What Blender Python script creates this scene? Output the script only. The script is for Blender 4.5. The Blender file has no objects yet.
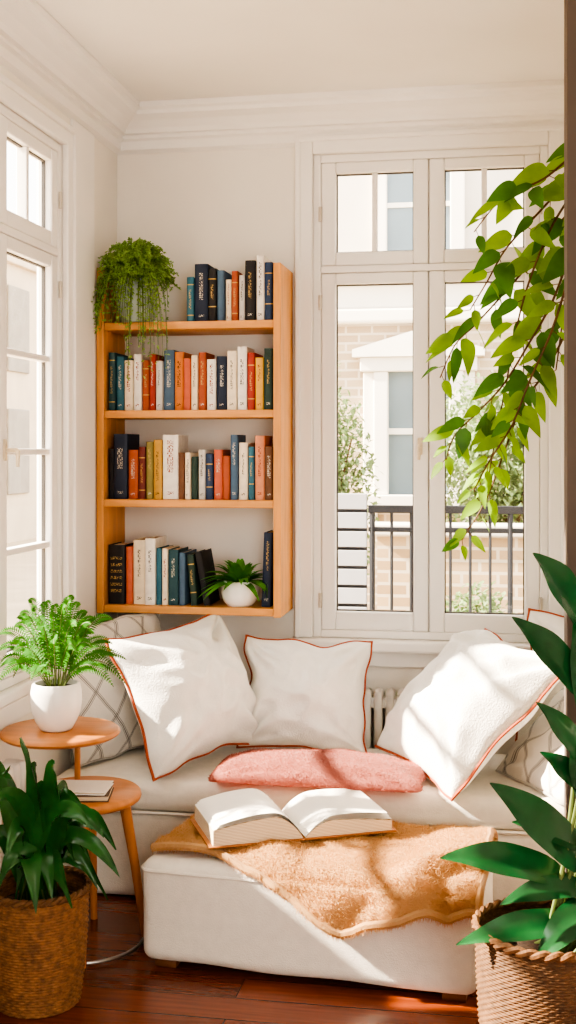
import bpy, bmesh, math, random, bisect
from mathutils import Vector, Matrix, noise
random.seed(7)
S = bpy.context.scene
COL = S.collection
PI = math.pi
def R(a): return math.radians(a)
# ------------------------------------------------------------------ measuring helpers
YAW = R(10); CH = 1.58; FPX = 1200.0; HOR = 450.0
sY, cY = math.sin(YAW), math.cos(YAW)
def ray(px, py):
    u = (px-288)/FPX; v = (HOR-py)/FPX
    return Vector((-sY+cY*u, cY+sY*u, v))
def atY(px, py, Y):
    d = ray(px, py); p = d*(Y/d.y); p.z += CH; return p
def atD(px, py, D):
    p = ray(px, py)*D; p.z += CH; return p
# ------------------------------------------------------------------ materials
def lin(c):
    return tuple(((x/255)/12.92 if x/255 <= .04045 else ((x/255+.055)/1.055)**2.4) for x in c)+(1,)
MATS = {}
def mat(name, rgb, rough=.6, var=.12, nscale=8, bump=0, bscale=60, metal=0, sheen=0, transl=0, spec=.5, coat=0, stretch=None, gaps=False):
    if name in MATS: return MATS[name]
    m = bpy.data.materials.new(name); m.use_nodes = True
    nt = m.node_tree; N = nt.nodes; L = nt.links
    b = N['Principled BSDF']; out = N['Material Output']
    b.inputs['Roughness'].default_value = rough; b.inputs['Metallic'].default_value = metal
    b.inputs['Specular IOR Level'].default_value = spec
    if sheen: b.inputs['Sheen Weight'].default_value = sheen
    if coat: b.inputs['Coat Weight'].default_value = coat; b.inputs['Coat Roughness'].default_value = .15
    tc = N.new('ShaderNodeTexCoord'); mp = N.new('ShaderNodeMapping')
    L.new(tc.outputs['Object'], mp.inputs['Vector'])
    if stretch: mp.inputs['Scale'].default_value = stretch
    nz = N.new('ShaderNodeTexNoise'); nz.inputs['Scale'].default_value = nscale; nz.inputs['Detail'].default_value = 5
    L.new(mp.outputs['Vector'], nz.inputs['Vector'])
    rp = N.new('ShaderNodeValToRGB')
    c = lin(rgb)
    rp.color_ramp.elements[0].color = tuple(x*(1-var) for x in c[:3])+(1,)
    rp.color_ramp.elements[1].color = tuple(min(1, x*(1+var)) for x in c[:3])+(1,)
    rp.color_ramp.elements[0].position = .3; rp.color_ramp.elements[1].position = .7
    L.new(nz.outputs['Fac'], rp.inputs['Fac'])
    L.new(rp.outputs['Color'], b.inputs['Base Color'])
    if bump:
        n2 = N.new('ShaderNodeTexNoise'); n2.inputs['Scale'].default_value = bscale; n2.inputs['Detail'].default_value = 3
        L.new(mp.outputs['Vector'], n2.inputs['Vector'])
        bp = N.new('ShaderNodeBump'); bp.inputs['Strength'].default_value = bump; bp.inputs['Distance'].default_value = .01
        L.new(n2.outputs['Fac'], bp.inputs['Height']); L.new(bp.outputs['Normal'], b.inputs['Normal'])
    if transl:
        t = N.new('ShaderNodeBsdfTranslucent'); L.new(rp.outputs['Color'], t.inputs['Color'])
        mx = N.new('ShaderNodeMixShader'); mx.inputs['Fac'].default_value = transl
        L.new(b.outputs['BSDF'], mx.inputs[1]); L.new(t.outputs['BSDF'], mx.inputs[2]); L.new(mx.outputs['Shader'], out.inputs['Surface'])
    if gaps:   # worn lettering: broken strokes along the spine
        m3 = N.new('ShaderNodeMapping'); m3.inputs['Scale'].default_value = (140, 1, 380); L.new(tc.outputs['Object'], m3.inputs['Vector'])
        n3 = N.new('ShaderNodeTexNoise'); n3.inputs['Scale'].default_value = 1; n3.inputs['Detail'].default_value = 1; L.new(m3.outputs['Vector'], n3.inputs['Vector'])
        gt = N.new('ShaderNodeMath'); gt.operation = 'GREATER_THAN'; gt.inputs[1].default_value = .53; L.new(n3.outputs['Fac'], gt.inputs[0])
        ml = N.new('ShaderNodeMath'); ml.operation = 'MULTIPLY'; ml.inputs[1].default_value = .8; L.new(gt.outputs[0], ml.inputs[0])
        L.new(ml.outputs[0], b.inputs['Alpha'])
    MATS[name] = m
    return m
def glass_mat():
    m = bpy.data.materials.new('window_glass'); m.use_nodes = True
    nt = m.node_tree; N = nt.nodes; L = nt.links; N.remove(N['Principled BSDF'])
    t = N.new('ShaderNodeBsdfTransparent'); g = N.new('ShaderNodeBsdfGlossy'); g.inputs['Roughness'].default_value = .02
    mx = N.new('ShaderNodeMixShader'); mx.inputs['Fac'].default_value = .05
    L.new(t.outputs[0], mx.inputs[1]); L.new(g.outputs[0], mx.inputs[2]); L.new(mx.outputs[0], N['Material Output'].inputs['Surface'])
    return m
GLASS = glass_mat()
def brick_like(name, c1, c2, mortar, bw, bh, msize, rough, vec='XZ', grain=0, coat=0, bump=.3):
    m = bpy.data.materials.new(name); m.use_nodes = True
    nt = m.node_tree; N = nt.nodes; L = nt.links; b = N['Principled BSDF']
    tc = N.new('ShaderNodeTexCoord'); sp = N.new('ShaderNodeSeparateXYZ'); cb = N.new('ShaderNodeCombineXYZ')
    L.new(tc.outputs['Object'], sp.inputs[0])
    L.new(sp.outputs[vec[0]], cb.inputs['X']); L.new(sp.outputs[vec[1]], cb.inputs['Y'])
    br = N.new('ShaderNodeTexBrick'); br.inputs['Scale'].default_value = 1
    br.inputs['Brick Width'].default_value = bw; br.inputs['Row Height'].default_value = bh; br.inputs['Mortar Size'].default_value = msize
    br.inputs['Color1'].default_value = lin(c1); br.inputs['Color2'].default_value = lin(c2); br.inputs['Mortar'].default_value = lin(mortar)
    br.inputs['Bias'].default_value = 0
    L.new(cb.outputs[0], br.inputs['Vector'])
    col = br.outputs['Color']
    if grain:
        mp = N.new('ShaderNodeMapping'); mp.inputs['Scale'].default_value = (2.0, 28, 1); L.new(cb.outputs[0], mp.inputs['Vector'])
        nz = N.new('ShaderNodeTexNoise'); nz.inputs['Scale'].default_value = 2.5; nz.inputs['Detail'].default_value = 8; L.new(mp.outputs[0], nz.inputs['Vector'])
        mr = N.new('ShaderNodeMapRange'); mr.inputs['To Min'].default_value = 1-grain; mr.inputs['To Max'].default_value = 1+grain; mr.inputs['From Min'].default_value = .3; mr.inputs['From Max'].default_value = .7
        L.new(nz.outputs['Fac'], mr.inputs['Value'])
        vm = N.new('ShaderNodeVectorMath'); vm.operation = 'SCALE'; L.new(col, vm.inputs[0]); L.new(mr.outputs[0], vm.inputs['Scale']); col = vm.outputs[0]
    L.new(col, b.inputs['Base Color']); b.inputs['Roughness'].default_value = rough
    if coat: b.inputs['Coat Weight'].default_value = coat; b.inputs['Coat Roughness'].default_value = .12
    bp = N.new('ShaderNodeBump'); bp.inputs['Strength'].default_value = bump; bp.inputs['Distance'].default_value = .003; bp.invert = True
    L.new(br.outputs['Fac'], bp.inputs['Height']); L.new(bp.outputs['Normal'], b.inputs['Normal'])
    return m
def diamond_mat(name, base, line, size, wid):
    m = bpy.data.materials.new(name); m.use_nodes = True
    nt = m.node_tree; N = nt.nodes; L = nt.links; b = N['Principled BSDF']
    tc = N.new('ShaderNodeTexCoord'); sp = N.new('ShaderNodeSeparateXYZ'); L.new(tc.outputs['Object'], sp.inputs[0])
    def M(op, a, bb):
        n = N.new('ShaderNodeMath'); n.operation = op
        for i, q in enumerate((a, bb)):
            if isinstance(q, (int, float)): n.inputs[i].default_value = q
            elif q is not None: L.new(q, n.inputs[i])
        return n.outputs[0]
    x, z = sp.outputs['X'], sp.outputs['Z']
    z2 = M('MULTIPLY', z, .75)
    def lines(e):
        f = M('FRACT', M('DIVIDE', M('ADD', e, 10.0), size), None)
        f2 = M('ABSOLUTE', M('SUBTRACT', f, .5), None)
        a = M('LESS_THAN', f2, wid)
        b2 = M('MULTIPLY', M('GREATER_THAN', f2, wid*2.2), M('LESS_THAN', f2, wid*3.2))
        return M('MAXIMUM', a, b2)
    k = M('MAXIMUM', lines(M('ADD', x, z2)), lines(M('SUBTRACT', x, z2)))
    mx = N.new('ShaderNodeMix'); mx.data_type = 'RGBA'
    mx.inputs[6].default_value = lin(base); mx.inputs[7].default_value = lin(line)
    L.new(k, mx.inputs[0]); L.new(mx.outputs[2], b.inputs['Base Color']); b.inputs['Roughness'].default_value = .9
    n2 = N.new('ShaderNodeTexNoise'); n2.inputs['Scale'].default_value = 150; L.new(tc.outputs['Object'], n2.inputs['Vector'])
    bp = N.new('ShaderNodeBump'); bp.inputs['Strength'].default_value = .3; bp.inputs['Distance'].default_value = .005
    L.new(n2.outputs['Fac'], bp.inputs['Height']); L.new(bp.outputs['Normal'], b.inputs['Normal'])
    return m
def page_mat():
    m = bpy.data.materials.new('paper_edges'); m.use_nodes = True
    nt = m.node_tree; N = nt.nodes; L = nt.links; b = N['Principled BSDF']
    tc = N.new('ShaderNodeTexCoord'); w = N.new('ShaderNodeTexWave'); w.bands_direction = 'Z'; w.inputs['Scale'].default_value = 70; w.inputs['Distortion'].default_value = 1.5
    L.new(tc.outputs['Object'], w.inputs['Vector'])
    rp = N.new('ShaderNodeValToRGB'); rp.color_ramp.elements[0].color = lin((190, 164, 128)); rp.color_ramp.elements[1].color = lin((238, 224, 200))
    L.new(w.outputs['Fac'], rp.inputs['Fac']); L.new(rp.outputs['Color'], b.inputs['Base Color']); b.inputs['Roughness'].default_value = .85
    return m
# ------------------------------------------------------------------ object helpers
def link(name, bm, m, parent=None, smooth=True, ang=40):
    bmesh.ops.recalc_face_normals(bm, faces=bm.faces)
    me = bpy.data.meshes.new(name); bm.to_mesh(me); bm.free()
    for mm in (m if isinstance(m, (list, tuple)) else [m]): me.materials.append(mm)
    o = bpy.data.objects.new(name, me); COL.objects.link(o)
    if parent: o.parent = parent
    if smooth:
        me.shade_smooth()
        if ang: me.set_sharp_from_angle(angle=R(ang))
    return o
def tag(o, label, cat, group=None, kind=None):
    o['label'] = label; o['category'] = cat
    if group: o['group'] = group
    if kind: o['kind'] = kind
    return o
def empty(name, loc, label, cat, group=None, rz=0):
    o = bpy.data.objects.new(name, None); COL.objects.link(o); o.location = loc; o.rotation_euler = (0, 0, rz); o.empty_display_size = .05
    return tag(o, label, cat, group)
def struct(name, bm, m, parent=None, smooth=False):
    o = link(name, bm, m, parent, smooth)
    if parent is None: o['kind'] = 'structure'
    return o
def BM(): return bmesh.new()
def box(bm, x0, x1, y0, y1, z0, z1, bev=0, seg=2):
    M = Matrix.Translation(((x0+x1)/2, (y0+y1)/2, (z0+z1)/2)) @ Matrix.Diagonal((x1-x0, y1-y0, z1-z0, 1))
    r = bmesh.ops.create_cube(bm, size=1, matrix=M)
    if bev:
        es = list({e for v in r['verts'] for e in v.link_edges})
        bmesh.ops.bevel(bm, geom=es, offset=bev, segments=seg, affect='EDGES', profile=.5)
    return bm
def tube(bm, pts, rad, seg=8, closed=False, cap=True):
    pts = [Vector(p) for p in pts]; n = len(pts)
    if not isinstance(rad, (list, tuple)): rad = [rad]*n
    rings = []; nrm = None
    for i in range(n):
        if closed: t = pts[(i+1) % n]-pts[i-1]
        else: t = pts[min(i+1, n-1)]-pts[max(i-1, 0)]
        if t.length < 1e-9: t = Vector((0, 0, 1))
        t.normalize()
        if nrm is None:
            a = Vector((0, 0, 1)) if abs(t.z) < .9 else Vector((1, 0, 0)); nrm = t.cross(a).normalized()
        nrm = (nrm-t*nrm.dot(t))
        nrm = nrm.normalized() if nrm.length > 1e-6 else t.orthogonal().normalized()
        b = t.cross(nrm)
        rings.append([bm.verts.new(pts[i]+(nrm*math.cos(2*PI*k/seg)+b*math.sin(2*PI*k/seg))*rad[i]) for k in range(seg)])
    m = n if closed else n-1
    for i in range(m):
        A, B = rings[i], rings[(i+1) % n]
        for k in range(seg): bm.faces.new((A[k], A[(k+1) % seg], B[(k+1) % seg], B[k]))
    if cap and not closed:
        bm.faces.new(rings[0][::-1]); bm.faces.new(rings[-1])
    return bm
def lathe(bm, prof, seg=32, c=(0, 0, 0)):
    rings = []
    for r, z in prof:
        if r < 1e-6: rings.append([bm.verts.new((c[0], c[1], c[2]+z))])
        else: rings.append([bm.verts.new((c[0]+r*math.cos(2*PI*k/seg), c[1]+r*math.sin(2*PI*k/seg), c[2]+z)) for k in range(seg)])
    for A, B in zip(rings, rings[1:]):
        for k in range(seg):
            k2 = (k+1) % seg
            if len(A) == 1 and len(B) == 1: continue
            if len(A) == 1: bm.faces.new((A[0], B[k2], B[k]))
            elif len(B) == 1: bm.faces.new((A[k], A[k2], B[0]))
            else: bm.faces.new((A[k], A[k2], B[k2], B[k]))
    return bm
def rbox(bm, c, h, r, cuts=18, puff=0, wob=0):
    res = bmesh.ops.create_cube(bm, size=2)
    es = list({e for v in res['verts'] for e in v.link_edges})
    bmesh.ops.subdivide_edges(bm, edges=es, cuts=cuts, use_grid_fill=True)
    for v in bm.verts:
        p = Vector([math.copysign(1-(1-min(1, abs(q)))**1.7, q)*hh for q, hh in zip(v.co, h)])
        q = Vector([max(-(hh-r), min(hh-r, a)) for a, hh in zip(p, h)])
        d = p-q
        if d.length > 1e-7: p = q+d.normalized()*r
        if p.z > 0: p.z += puff*max(0, 1-(p.x/h[0])**2)*max(0, 1-(p.y/h[1])**2)
        if wob:
            p += Vector((0, 0, 1))*wob*noise.noise(p*5)+Vector((0, 1, 0))*wob*noise.noise(p*4+Vector((9, 2, 3)))
        v.co = p+Vector(c)
    return bm
def leaf(bm, p, d, L, W, bend=.3, fold=.2, seg=6, shape='ovate', up=Vector((0, 0, 1)), twist=0):
    d = Vector(d).normalized(); side = d.cross(up)
    side = side.normalized() if side.length > 1e-3 else d.orthogonal().normalized()
    n = side.cross(d).normalized()
    if twist:
        q = Matrix.Rotation(twist, 3, d); side = q @ side; n = q @ n
    prev = None
    for i in range(seg+1):
        t = i/seg
        if shape == 'ovate': w = math.sin(PI*min(1, t**.72*.985+.015))**.85
        elif shape == 'heart': w = (math.sin(PI*min(1, t**.66*.97+.03)))**.85
        else: w = math.sin(PI*min(1, t**.6*.97+.03))**.9
        w = max(w, .02)*W/2
        c = Vector(p)+d*L*t+Vector((0, 0, -1))*bend*L*t*t
        row = [bm.verts.new(c+side*w+n*fold*w), bm.verts.new(c), bm.verts.new(c-side*w+n*fold*w)]
        if prev:
            bm.faces.new((prev[0], prev[1], row[1], row[0])); bm.faces.new((prev[1], prev[2], row[2], row[1]))
        prev = row
def rod(bm, a, b, r0, r1=None, seg=10): return tube(bm, [a, b], [r0, r1 if r1 is not None else r0], seg)
def bez(p0, p1, p2, n=10):
    return [Vector(p0)*(1-t)**2+Vector(p1)*2*t*(1-t)+Vector(p2)*t*t for t in [i/n for i in range(n+1)]]
def smoothpoly(pts, n=5):
    pts = [Vector(p) for p in pts]; out = []
    for i in range(len(pts)-1):
        p0 = pts[max(i-1, 0)]; p1 = pts[i]; p2 = pts[i+1]; p3 = pts[min(i+2, len(pts)-1)]
        for k in range(n):
            t = k/n
            out.append(.5*((2*p1)+(p2-p0)*t+(2*p0-5*p1+4*p2-p3)*t*t+(3*p1-p0-3*p2+p3)*t**3))
    out.append(pts[-1]); return out
# ------------------------------------------------------------------ palette
WALL = mat('warm_white_plaster', (238, 232, 222), .85, .02, 3, .05, 120)
CEIL = mat('ceiling_paint', (241, 237, 230), .9, .02, 3)
TRIM = mat('white_gloss_paint', (243, 239, 233), .4, .02, 4)
TAUPE = mat('shaded_wall_taupe', (92, 80, 70), .8, .06, 4)  # dark taupe holds the shade on the right wall strip
OAK = mat('honey_oak', (216, 153, 86), .45, .14, 3, .08, 40, stretch=(2, 14, 14))
OAKV = mat('honey_oak_upright', (216, 153, 86), .45, .14, 3, .08, 40, stretch=(14, 14, 1.2))
TABLEWOOD = mat('table_wood', (190, 124, 70), .4, .13, 3, .05, 40, stretch=(2, 12, 2))
FLOOR = brick_like('red_brown_floorboards', (130, 64, 35), (106, 50, 26), (46, 24, 15), 1.5, .13, .0022, .25, 'XY', .25, coat=.35)
LINEN = mat('cream_linen_upholstery', (231, 224, 211), .9, .04, 30, .25, 260, sheen=.2)
WHITEC = mat('white_cotton', (243, 240, 233), .92, .03, 20, .4, 170, sheen=.2)
RUST = mat('rust_piping', (170, 84, 54), .8, .1, 30)
PINK = mat('pink_wool', (190, 126, 112), .95, .04, 25, .3, 160, sheen=.3, transl=.5)
TAN = mat('tan_wool', (216, 176, 126), .95, .05, 14, .3, 160, sheen=.3, transl=.5)
CERAM = mat('white_ceramic', (240, 235, 228), .3, .02, 10)
GREYPOT = mat('grey_green_glaze', (172, 184, 176), .45, .12, 20)
SOIL = mat('potting_soil', (60, 42, 30), .95, .4, 60, .6, 80)
WICK = mat('wicker', (134, 92, 54), .75, .4, 50, .3, 120)
WICKD = mat('brown_wicker', (94, 64, 36), .75, .4, 50, .3, 120)
WICK2 = mat('wicker_rim', (108, 74, 42), .75, .3, 60, .3, 120)
STEEL = mat('steel', (150, 145, 140), .3, .05, 20, metal=.9)
IRON = mat('black_iron', (36, 38, 44), .5, .1, 20)
PAGE = page_mat()
PAPER = mat('white_paper', (245, 241, 232), .85, .02, 20)
LEAFD = mat('dark_glossy_leaf', (48, 100, 46), .26, .4, 10, transl=.15)
LEAFB = mat('dark_broad_leaf', (32, 80, 44), .24, .35, 9, transl=.1)
LEAFV = mat('bright_vine_leaf', (140, 180, 50), .42, .35, 7, transl=.5)
LEAFV2 = mat('mid_green_vine_leaf', (84, 134, 46), .4, .4, 7, transl=.45)
LEAFF = mat('fern_leaf', (66, 126, 32), .65, .3, 18, transl=.3, spec=.2)
LEAFT = mat('trailing_leaf', (150, 182, 100), .65, .3, 25, transl=.45, spec=.2)
LEAFS = mat('rosette_leaf', (94, 160, 62), .45, .25, 18, transl=.4)
STEM = mat('green_stem', (94, 110, 52), .6, .2, 20)
BARK = mat('brown_stem', (104, 74, 44), .7, .25, 30)
RADM = mat('radiator_enamel', (240, 236, 229), .35, .02, 10)
# ------------------------------------------------------------------ room shell
XL, YB, HC = -1.585, 4.85, 3.0
XA = .9        # right side of the alcove
WT = .075      # left wall thickness
bm = BM(); box(bm, XL-WT, 1.9, -1.2, YB+.25, -.1, 0); struct('floor', bm, FLOOR)
bm = BM(); box(bm, XL-WT, 1.9, -1.2, YB+.25, HC, HC+.12); struct('ceiling', bm, CEIL)
WX0, WX1, WZ0, WZ1, WZT = -.751, .19, .815, 2.785, 2.316
bm = BM()
box(bm, XL-WT, WX0, YB, YB+.25, 0, HC); box(bm, WX1, XA+.25, YB, YB+.25, 0, HC)
box(bm, WX0, WX1, YB, YB+.25, 0, WZ0); box(bm, WX0, WX1, YB, YB+.25, WZ1, HC)
struct('wall_back', bm, WALL)
LY0, LY1, LZ0, LZ1 = 3.10, 4.20, .80, 2.70
KY0, KY1 = 1.80, 2.93
bm = BM()
box(bm, XL-WT, XL, -1.2, KY0, 0, HC); box(bm, XL-WT, XL, KY1, LY0, 0, HC); box(bm, XL-WT, XL, LY1, YB, 0, HC)
for a, b in ((KY0, KY1), (LY0, LY1)):
    box(bm, XL-WT, XL, a, b, 0, LZ0); box(bm, XL-WT, XL, a, b, LZ1, HC)
struct('wall_left', bm, WALL)
bm = BM(); box(bm, .26, 1.9, 3.4, 3.55, 0, HC); box(bm, XA, XA+.15, 3.55, YB, 0, HC); box(bm, 1.75, 1.9, -1.2, 3.4, 0, HC)
struct('wall_right', bm, WALL)
bm = BM(); box(bm, XL-WT, .45, -1.3, -1.2, 0, HC); struct('added_half_wall', bm, WALL)  # unseen half wall behind the camera, added to cut frontal fill
bm = BM(); box(bm, .1835, .26, 3.395, 3.555, 0, HC, .003); struct('trim_4', bm, TAUPE)  # end strip of the right wall, its shade put into the colour
prof = [(0, 0), (.14, 0), (.14, -.022), (.125, -.03), (.12, -.045), (.085, -.062), (.06, -.088), (.052, -.105), (.035, -.108), (.035, -.122), (.022, -.13), (.022, -.165), (.012, -.172), (0, -.178)]
def cornice(name, ends):
    bm = BM(); rows = []
    for d, z in prof:
        a, b = ends(d); rows.append((bm.verts.new((a[0], a[1], HC+z)), bm.verts.new((b[0], b[1], HC+z))))
    for (a, b), (c, d) in zip(rows, rows[1:]): bm.faces.new((a, b, d, c))
    struct(name, bm, TRIM)
cornice('trim_1', lambda d: ((XL+d, YB-d), (XA, YB-d)))
cornice('trim_2', lambda d: ((XL+d, -1.2), (XL+d, YB-d)))
bm = BM(); box(bm, XL, XL+.012, 4.285, 4.53, 0, HC-.178, .004); struct('trim_3', bm, TRIM)
bm = BM(); box(bm, XL, XL+.016, -1.2, 4.28, 0, .12, .005); struct('baseboard_left', bm, TRIM)
# ------------------------------------------------------------------ windows
def window(name, loc, rz, W, z0, z1, zt, upper_m, lower_h, sill, hside=-1):
    """local x along the wall, y outward, z up"""
    bm = BM(); f = .032; fd = .072
    box(bm, -W/2, -W/2+f, 0, fd, z0, z1, .004); box(bm, W/2-f, W/2, 0, fd, z0, z1, .004)
    box(bm, -W/2+f, W/2-f, 0, fd, z1-f, z1, .004); box(bm, -W/2+f, W/2-f, 0, fd, z0, z0+f, .004)
    box(bm, -W/2+f, W/2-f, 0, fd, zt-.014, zt+.014, .004)
    box(bm, -.03, .03, .061, fd, z0+f, z1-f)
    for q in (-1, 1):
        xa, xb = sorted((q*(W/2-f), q*(W/2-f-.03))); box(bm, xa, xb, .061, fd, z0+f, z1-f)
    box(bm, -W/2+f, W/2-f, .061, fd, zt-.035, zt+.035); box(bm, -W/2+f, W/2-f, .061, fd, z0+f, z0+f+.03); box(bm, -W/2+f, W/2-f, .061, fd, z1-f-.03, z1-f)
    root = struct(name, bm, TRIM); root.location = loc; root.rotation_euler = (0, 0, rz)
    bm = BM(); cw = .062
    for s in (-1, 1):
        xa, xb = sorted((s*W/2, s*(W/2+cw)))
        box(bm, xa, xb, -.026, 0, z0-.0, z1+cw, .006)
        xa, xb = sorted((s*(W/2+cw-.014), s*(W/2+cw+.008)))
        box(bm, xa, xb, -.036, 0, z0-.0, z1+cw+.008, .005)
    box(bm, -W/2, W/2, -.026, 0, z1, z1+cw, .006); box(bm, -W/2-cw, W/2+cw, -.036, 0, z1+cw-.012, z1+cw+.01, .005)
    link('casing', bm, TRIM, root, False)
    bm = BM(); box(bm, -W/2-cw-.03, W/2+cw+.02, -sill, .02, z0-.045, z0, .01); box(bm, -W/2-cw-.01, W/2+cw, -.022, 0, z0-.11, z0-.045, .005)
    link('window_sill', bm, TRIM, root, False)
    for s in (-1, 1):
        for lo in (0, 1):
            xa, xb = sorted((s*.0018, s*(W/2-f-.001))); za, zb = (z0+f, zt-.015) if lo else (zt+.015, z1-f)
            st, tp, bt = .06, .045, (.075 if lo else .055)
            bm = BM()
            box(bm, xa, xa+st, .002, .06, za, zb, .007); box(bm, xb-st, xb, .002, .06, za, zb, .007)
            box(bm, xa+st, xb-st, .004, .06, zb-tp, zb, .006); box(bm, xa+st, xb-st, .004, .06, za, za+bt, .006)
            if not lo and upper_m:
                xm = (xa+xb)/2; box(bm, xm-.011, xm+.011, .012, .052, za+bt, zb-tp, .004)
            if lo and lower_h:
                for k in range(1, lower_h+1):
                    zm = za+bt+(zb-tp-za-bt)*k/(lower_h+1); box(bm, xa+st, xb-st, .012, .052, zm-.011, zm+.011, .004)
            sash = link('sash', bm, TRIM, root, False)
            bm = BM()   # dark glazing gasket around the pane
            g = .005
            box(bm, xa+st, xa+st+g, .028, .04, za+bt, zb-tp); box(bm, xb-st-g, xb-st, .028, .04, za+bt, zb-tp)
            box(bm, xa+st, xb-st, .028, .04, zb-tp-g, zb-tp); box(bm, xa+st, xb-st, .028, .04, za+bt, za+bt+g)
            link('gasket', bm, mat('grey_gasket', (84, 80, 76), .6), sash, False)
            bm = BM(); vs = [bm.verts.new((x, .034, z)) for x, z in ((xa+st, za+bt), (xb-st, za+bt), (xb-st, zb-tp), (xa+st, zb-tp))]; bm.faces.new(vs)
            link('pane', bm, GLASS, sash, False)
            for zz in ((za+.12, zb-.12) if lo else ((za+zb)/2,)):
                bm = BM(); rod(bm, (s*(W/2-f+.002), -.006, zz-.03), (s*(W/2-f+.002), -.006, zz+.03), .007); link('hinge', bm, mat('ivory_hinge', (206, 196, 180), .4), sash)
    zh = (z0+zt)/2+.03; hx = hside*.035
    bm = BM(); box(bm, hx-.01, hx+.01, -.006, .004, zh-.035, zh+.035, .004)
    tube(bm, [(hx, 0, zh), (hx, -.04, zh), (hx, -.045, zh-.005), (hx-.002, -.045, zh-.055)], [.008, .008, .008, .006]); link('window_handle', bm, mat('ivory_handle', (216, 200, 172), .35), root)
    return root
window('window_1', ((WX0+WX1)/2, YB, 0), 0, WX1-WX0, WZ0, WZ1, WZT, True, 0, .07)
window('window_2', (XL, (LY0+LY1)/2, 0), R(90), LY1-LY0, LZ0, LZ1, 2.30, True, 3, .03, 1)
window('added_window_3', (XL, (KY0+KY1)/2, 0), R(90), KY1-KY0, LZ0, LZ1, 2.30, True, 3, .03, 1)  # unseen window, added to let more sun in towards the floor
# ------------------------------------------------------------------ outside
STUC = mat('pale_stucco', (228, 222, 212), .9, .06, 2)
STUC2 = mat('greyer_stucco', (206, 198, 186), .9, .07, 2)  # slightly darker stucco for the upper wall and coping
BRICK = brick_like('london_stock_brick', (192, 174, 148), (172, 152, 128), (202, 190, 174), .22, .075, .01, .9, 'XZ')
DARKGL = mat('far_glass', (118, 132, 140), .2, .15, 2)
bm = BM(); box(bm, -40, 30, 5.15, 45, -.3, -.15); box(bm, -40, XL-.3, -10, 5.15, -.3, -.15); struct('ground', bm, mat('pale_paving', (186, 168, 142), .9, .1, 2))
house = empty('town_house', (-.5, 10, -.15), 'pale brick and stucco house across the way, seen through the back window', 'building')
def hpart(name, fn, m, par=None):
    b = BM(); fn(b); o = link(name, b, m, par or house, False)
    return o
HL = -1.75
hpart('brick_wall', lambda b: box(b, HL, 7, 0, .3, 0, 2.8), BRICK)
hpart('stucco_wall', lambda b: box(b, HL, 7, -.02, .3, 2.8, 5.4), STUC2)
hpart('string_course', lambda b: (box(b, HL, 7, -.14, 0, 2.78, 2.9, .02), box(b, HL, 7, -.09, 0, 2.9, 3.1, .02), box(b, HL, 7, -.18, 0, 3.1, 3.18, .02)), STUC)
for x in (-.16, 2.0, 4.2):
    fr = hpart('window', lambda b: (box(b, x-.46, x-.37, -.05, 0, 1.36, 2.38, .01), box(b, x-.37, x-.25, -.09, 0, 1.36, 2.38, .01), box(b, x+.25, x+.37, -.09, 0, 1.36, 2.38, .01), box(b, x+.37, x+.46, -.05, 0, 1.36, 2.38, .01), box(b, x-.48, x+.48, -.11, 0, 2.38, 2.5, .01), box(b, x-.52, x+.52, -.14, 0, 1.26, 1.36, .01), box(b, x-.46, x-.34, -.1, 0, 1.1, 1.26, .02), box(b, x+.34, x+.46, -.1, 0, 1.1, 1.26, .02), box(b, x-.25, x+.25, -.03, 0, 1.86, 1.91), box(b, x-.018, x+.018, -.035, 0, 1.36, 2.38)), STUC)
    def ped(b):
        vs = [(x-.54, 2.5), (x+.54, 2.5), (x+.54, 2.56), (x, 2.72), (x-.54, 2.56)]
        A = [b.verts.new((p, -.15, q)) for p, q in vs]; B = [b.verts.new((p, 0, q)) for p, q in vs]
        b.faces.new(A)
        for i in range(5): b.faces.new((A[i], A[(i+1) % 5], B[(i+1) % 5], B[i]))
    hpart('pediment', ped, STUC, fr)
    hpart('pane', lambda b: box(b, x-.25, x+.25, -.01, -.002, 1.36, 2.38), DARKGL, fr)
    f2 = hpart('window', lambda b: (box(b, x-.38, x-.26, -.08, -.02, 3.3, 4.2, .01), box(b, x+.26, x+.38, -.08, -.02, 3.3, 4.2, .01), box(b, x-.40, x+.40, -.09, -.02, 4.2, 4.32, .01), box(b, x-.42, x+.42, -.12, -.02, 3.22, 3.3, .01), box(b, x-.26, x+.26, -.05, -.02, 3.74, 3.78)), STUC)
    hpart('pane', lambda b: box(b, x-.26, x+.26, -.03, -.021, 3.3, 4.2), DARKGL, f2)
gw = empty('garden_wall', (1.2, 7.45, -.15), 'low tan brick wall behind the black balcony railing', 'wall')
b = BM(); box(b, -1.95, 2.5, 0, .2, 0, 1.2); link('brick_wall', b, brick_like('tan_brick', (190, 164, 130), (168, 142, 110), (200, 186, 166), .22, .075, .01, .9, 'XZ'), gw, False)
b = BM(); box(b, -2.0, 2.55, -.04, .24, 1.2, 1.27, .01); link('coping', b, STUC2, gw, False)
h2 = empty('side_building', (-9, 18, -.15), 'pale building far outside the left window', 'building')
b = BM(); box(b, -2, 0, -10, 12, 0, 5.2); link('wall', b, mat('pale_render', (208, 192, 168), .9, .06, 2), h2, False)
b = BM(); box(b, -2.1, .12, -10.1, 12.1, 5.2, 5.5, .02); link('parapet', b, mat('parapet_stone', (206, 190, 168), .9, .1, 3), h2, False)
for k in range(9):
    for z in (.9, 3.2):
        b = BM(); y = -9+k*2.4; box(b, 0, .05, y, y+1.0, z, z+1.6, .02); link('window', b, mat('grey_shutters', (156, 148, 136), .8, .1, 3), h2, False)
rail = empty('balcony_railing', (0, 6.3, -.15), 'black iron balcony railing outside the back window', 'railing')
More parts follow.
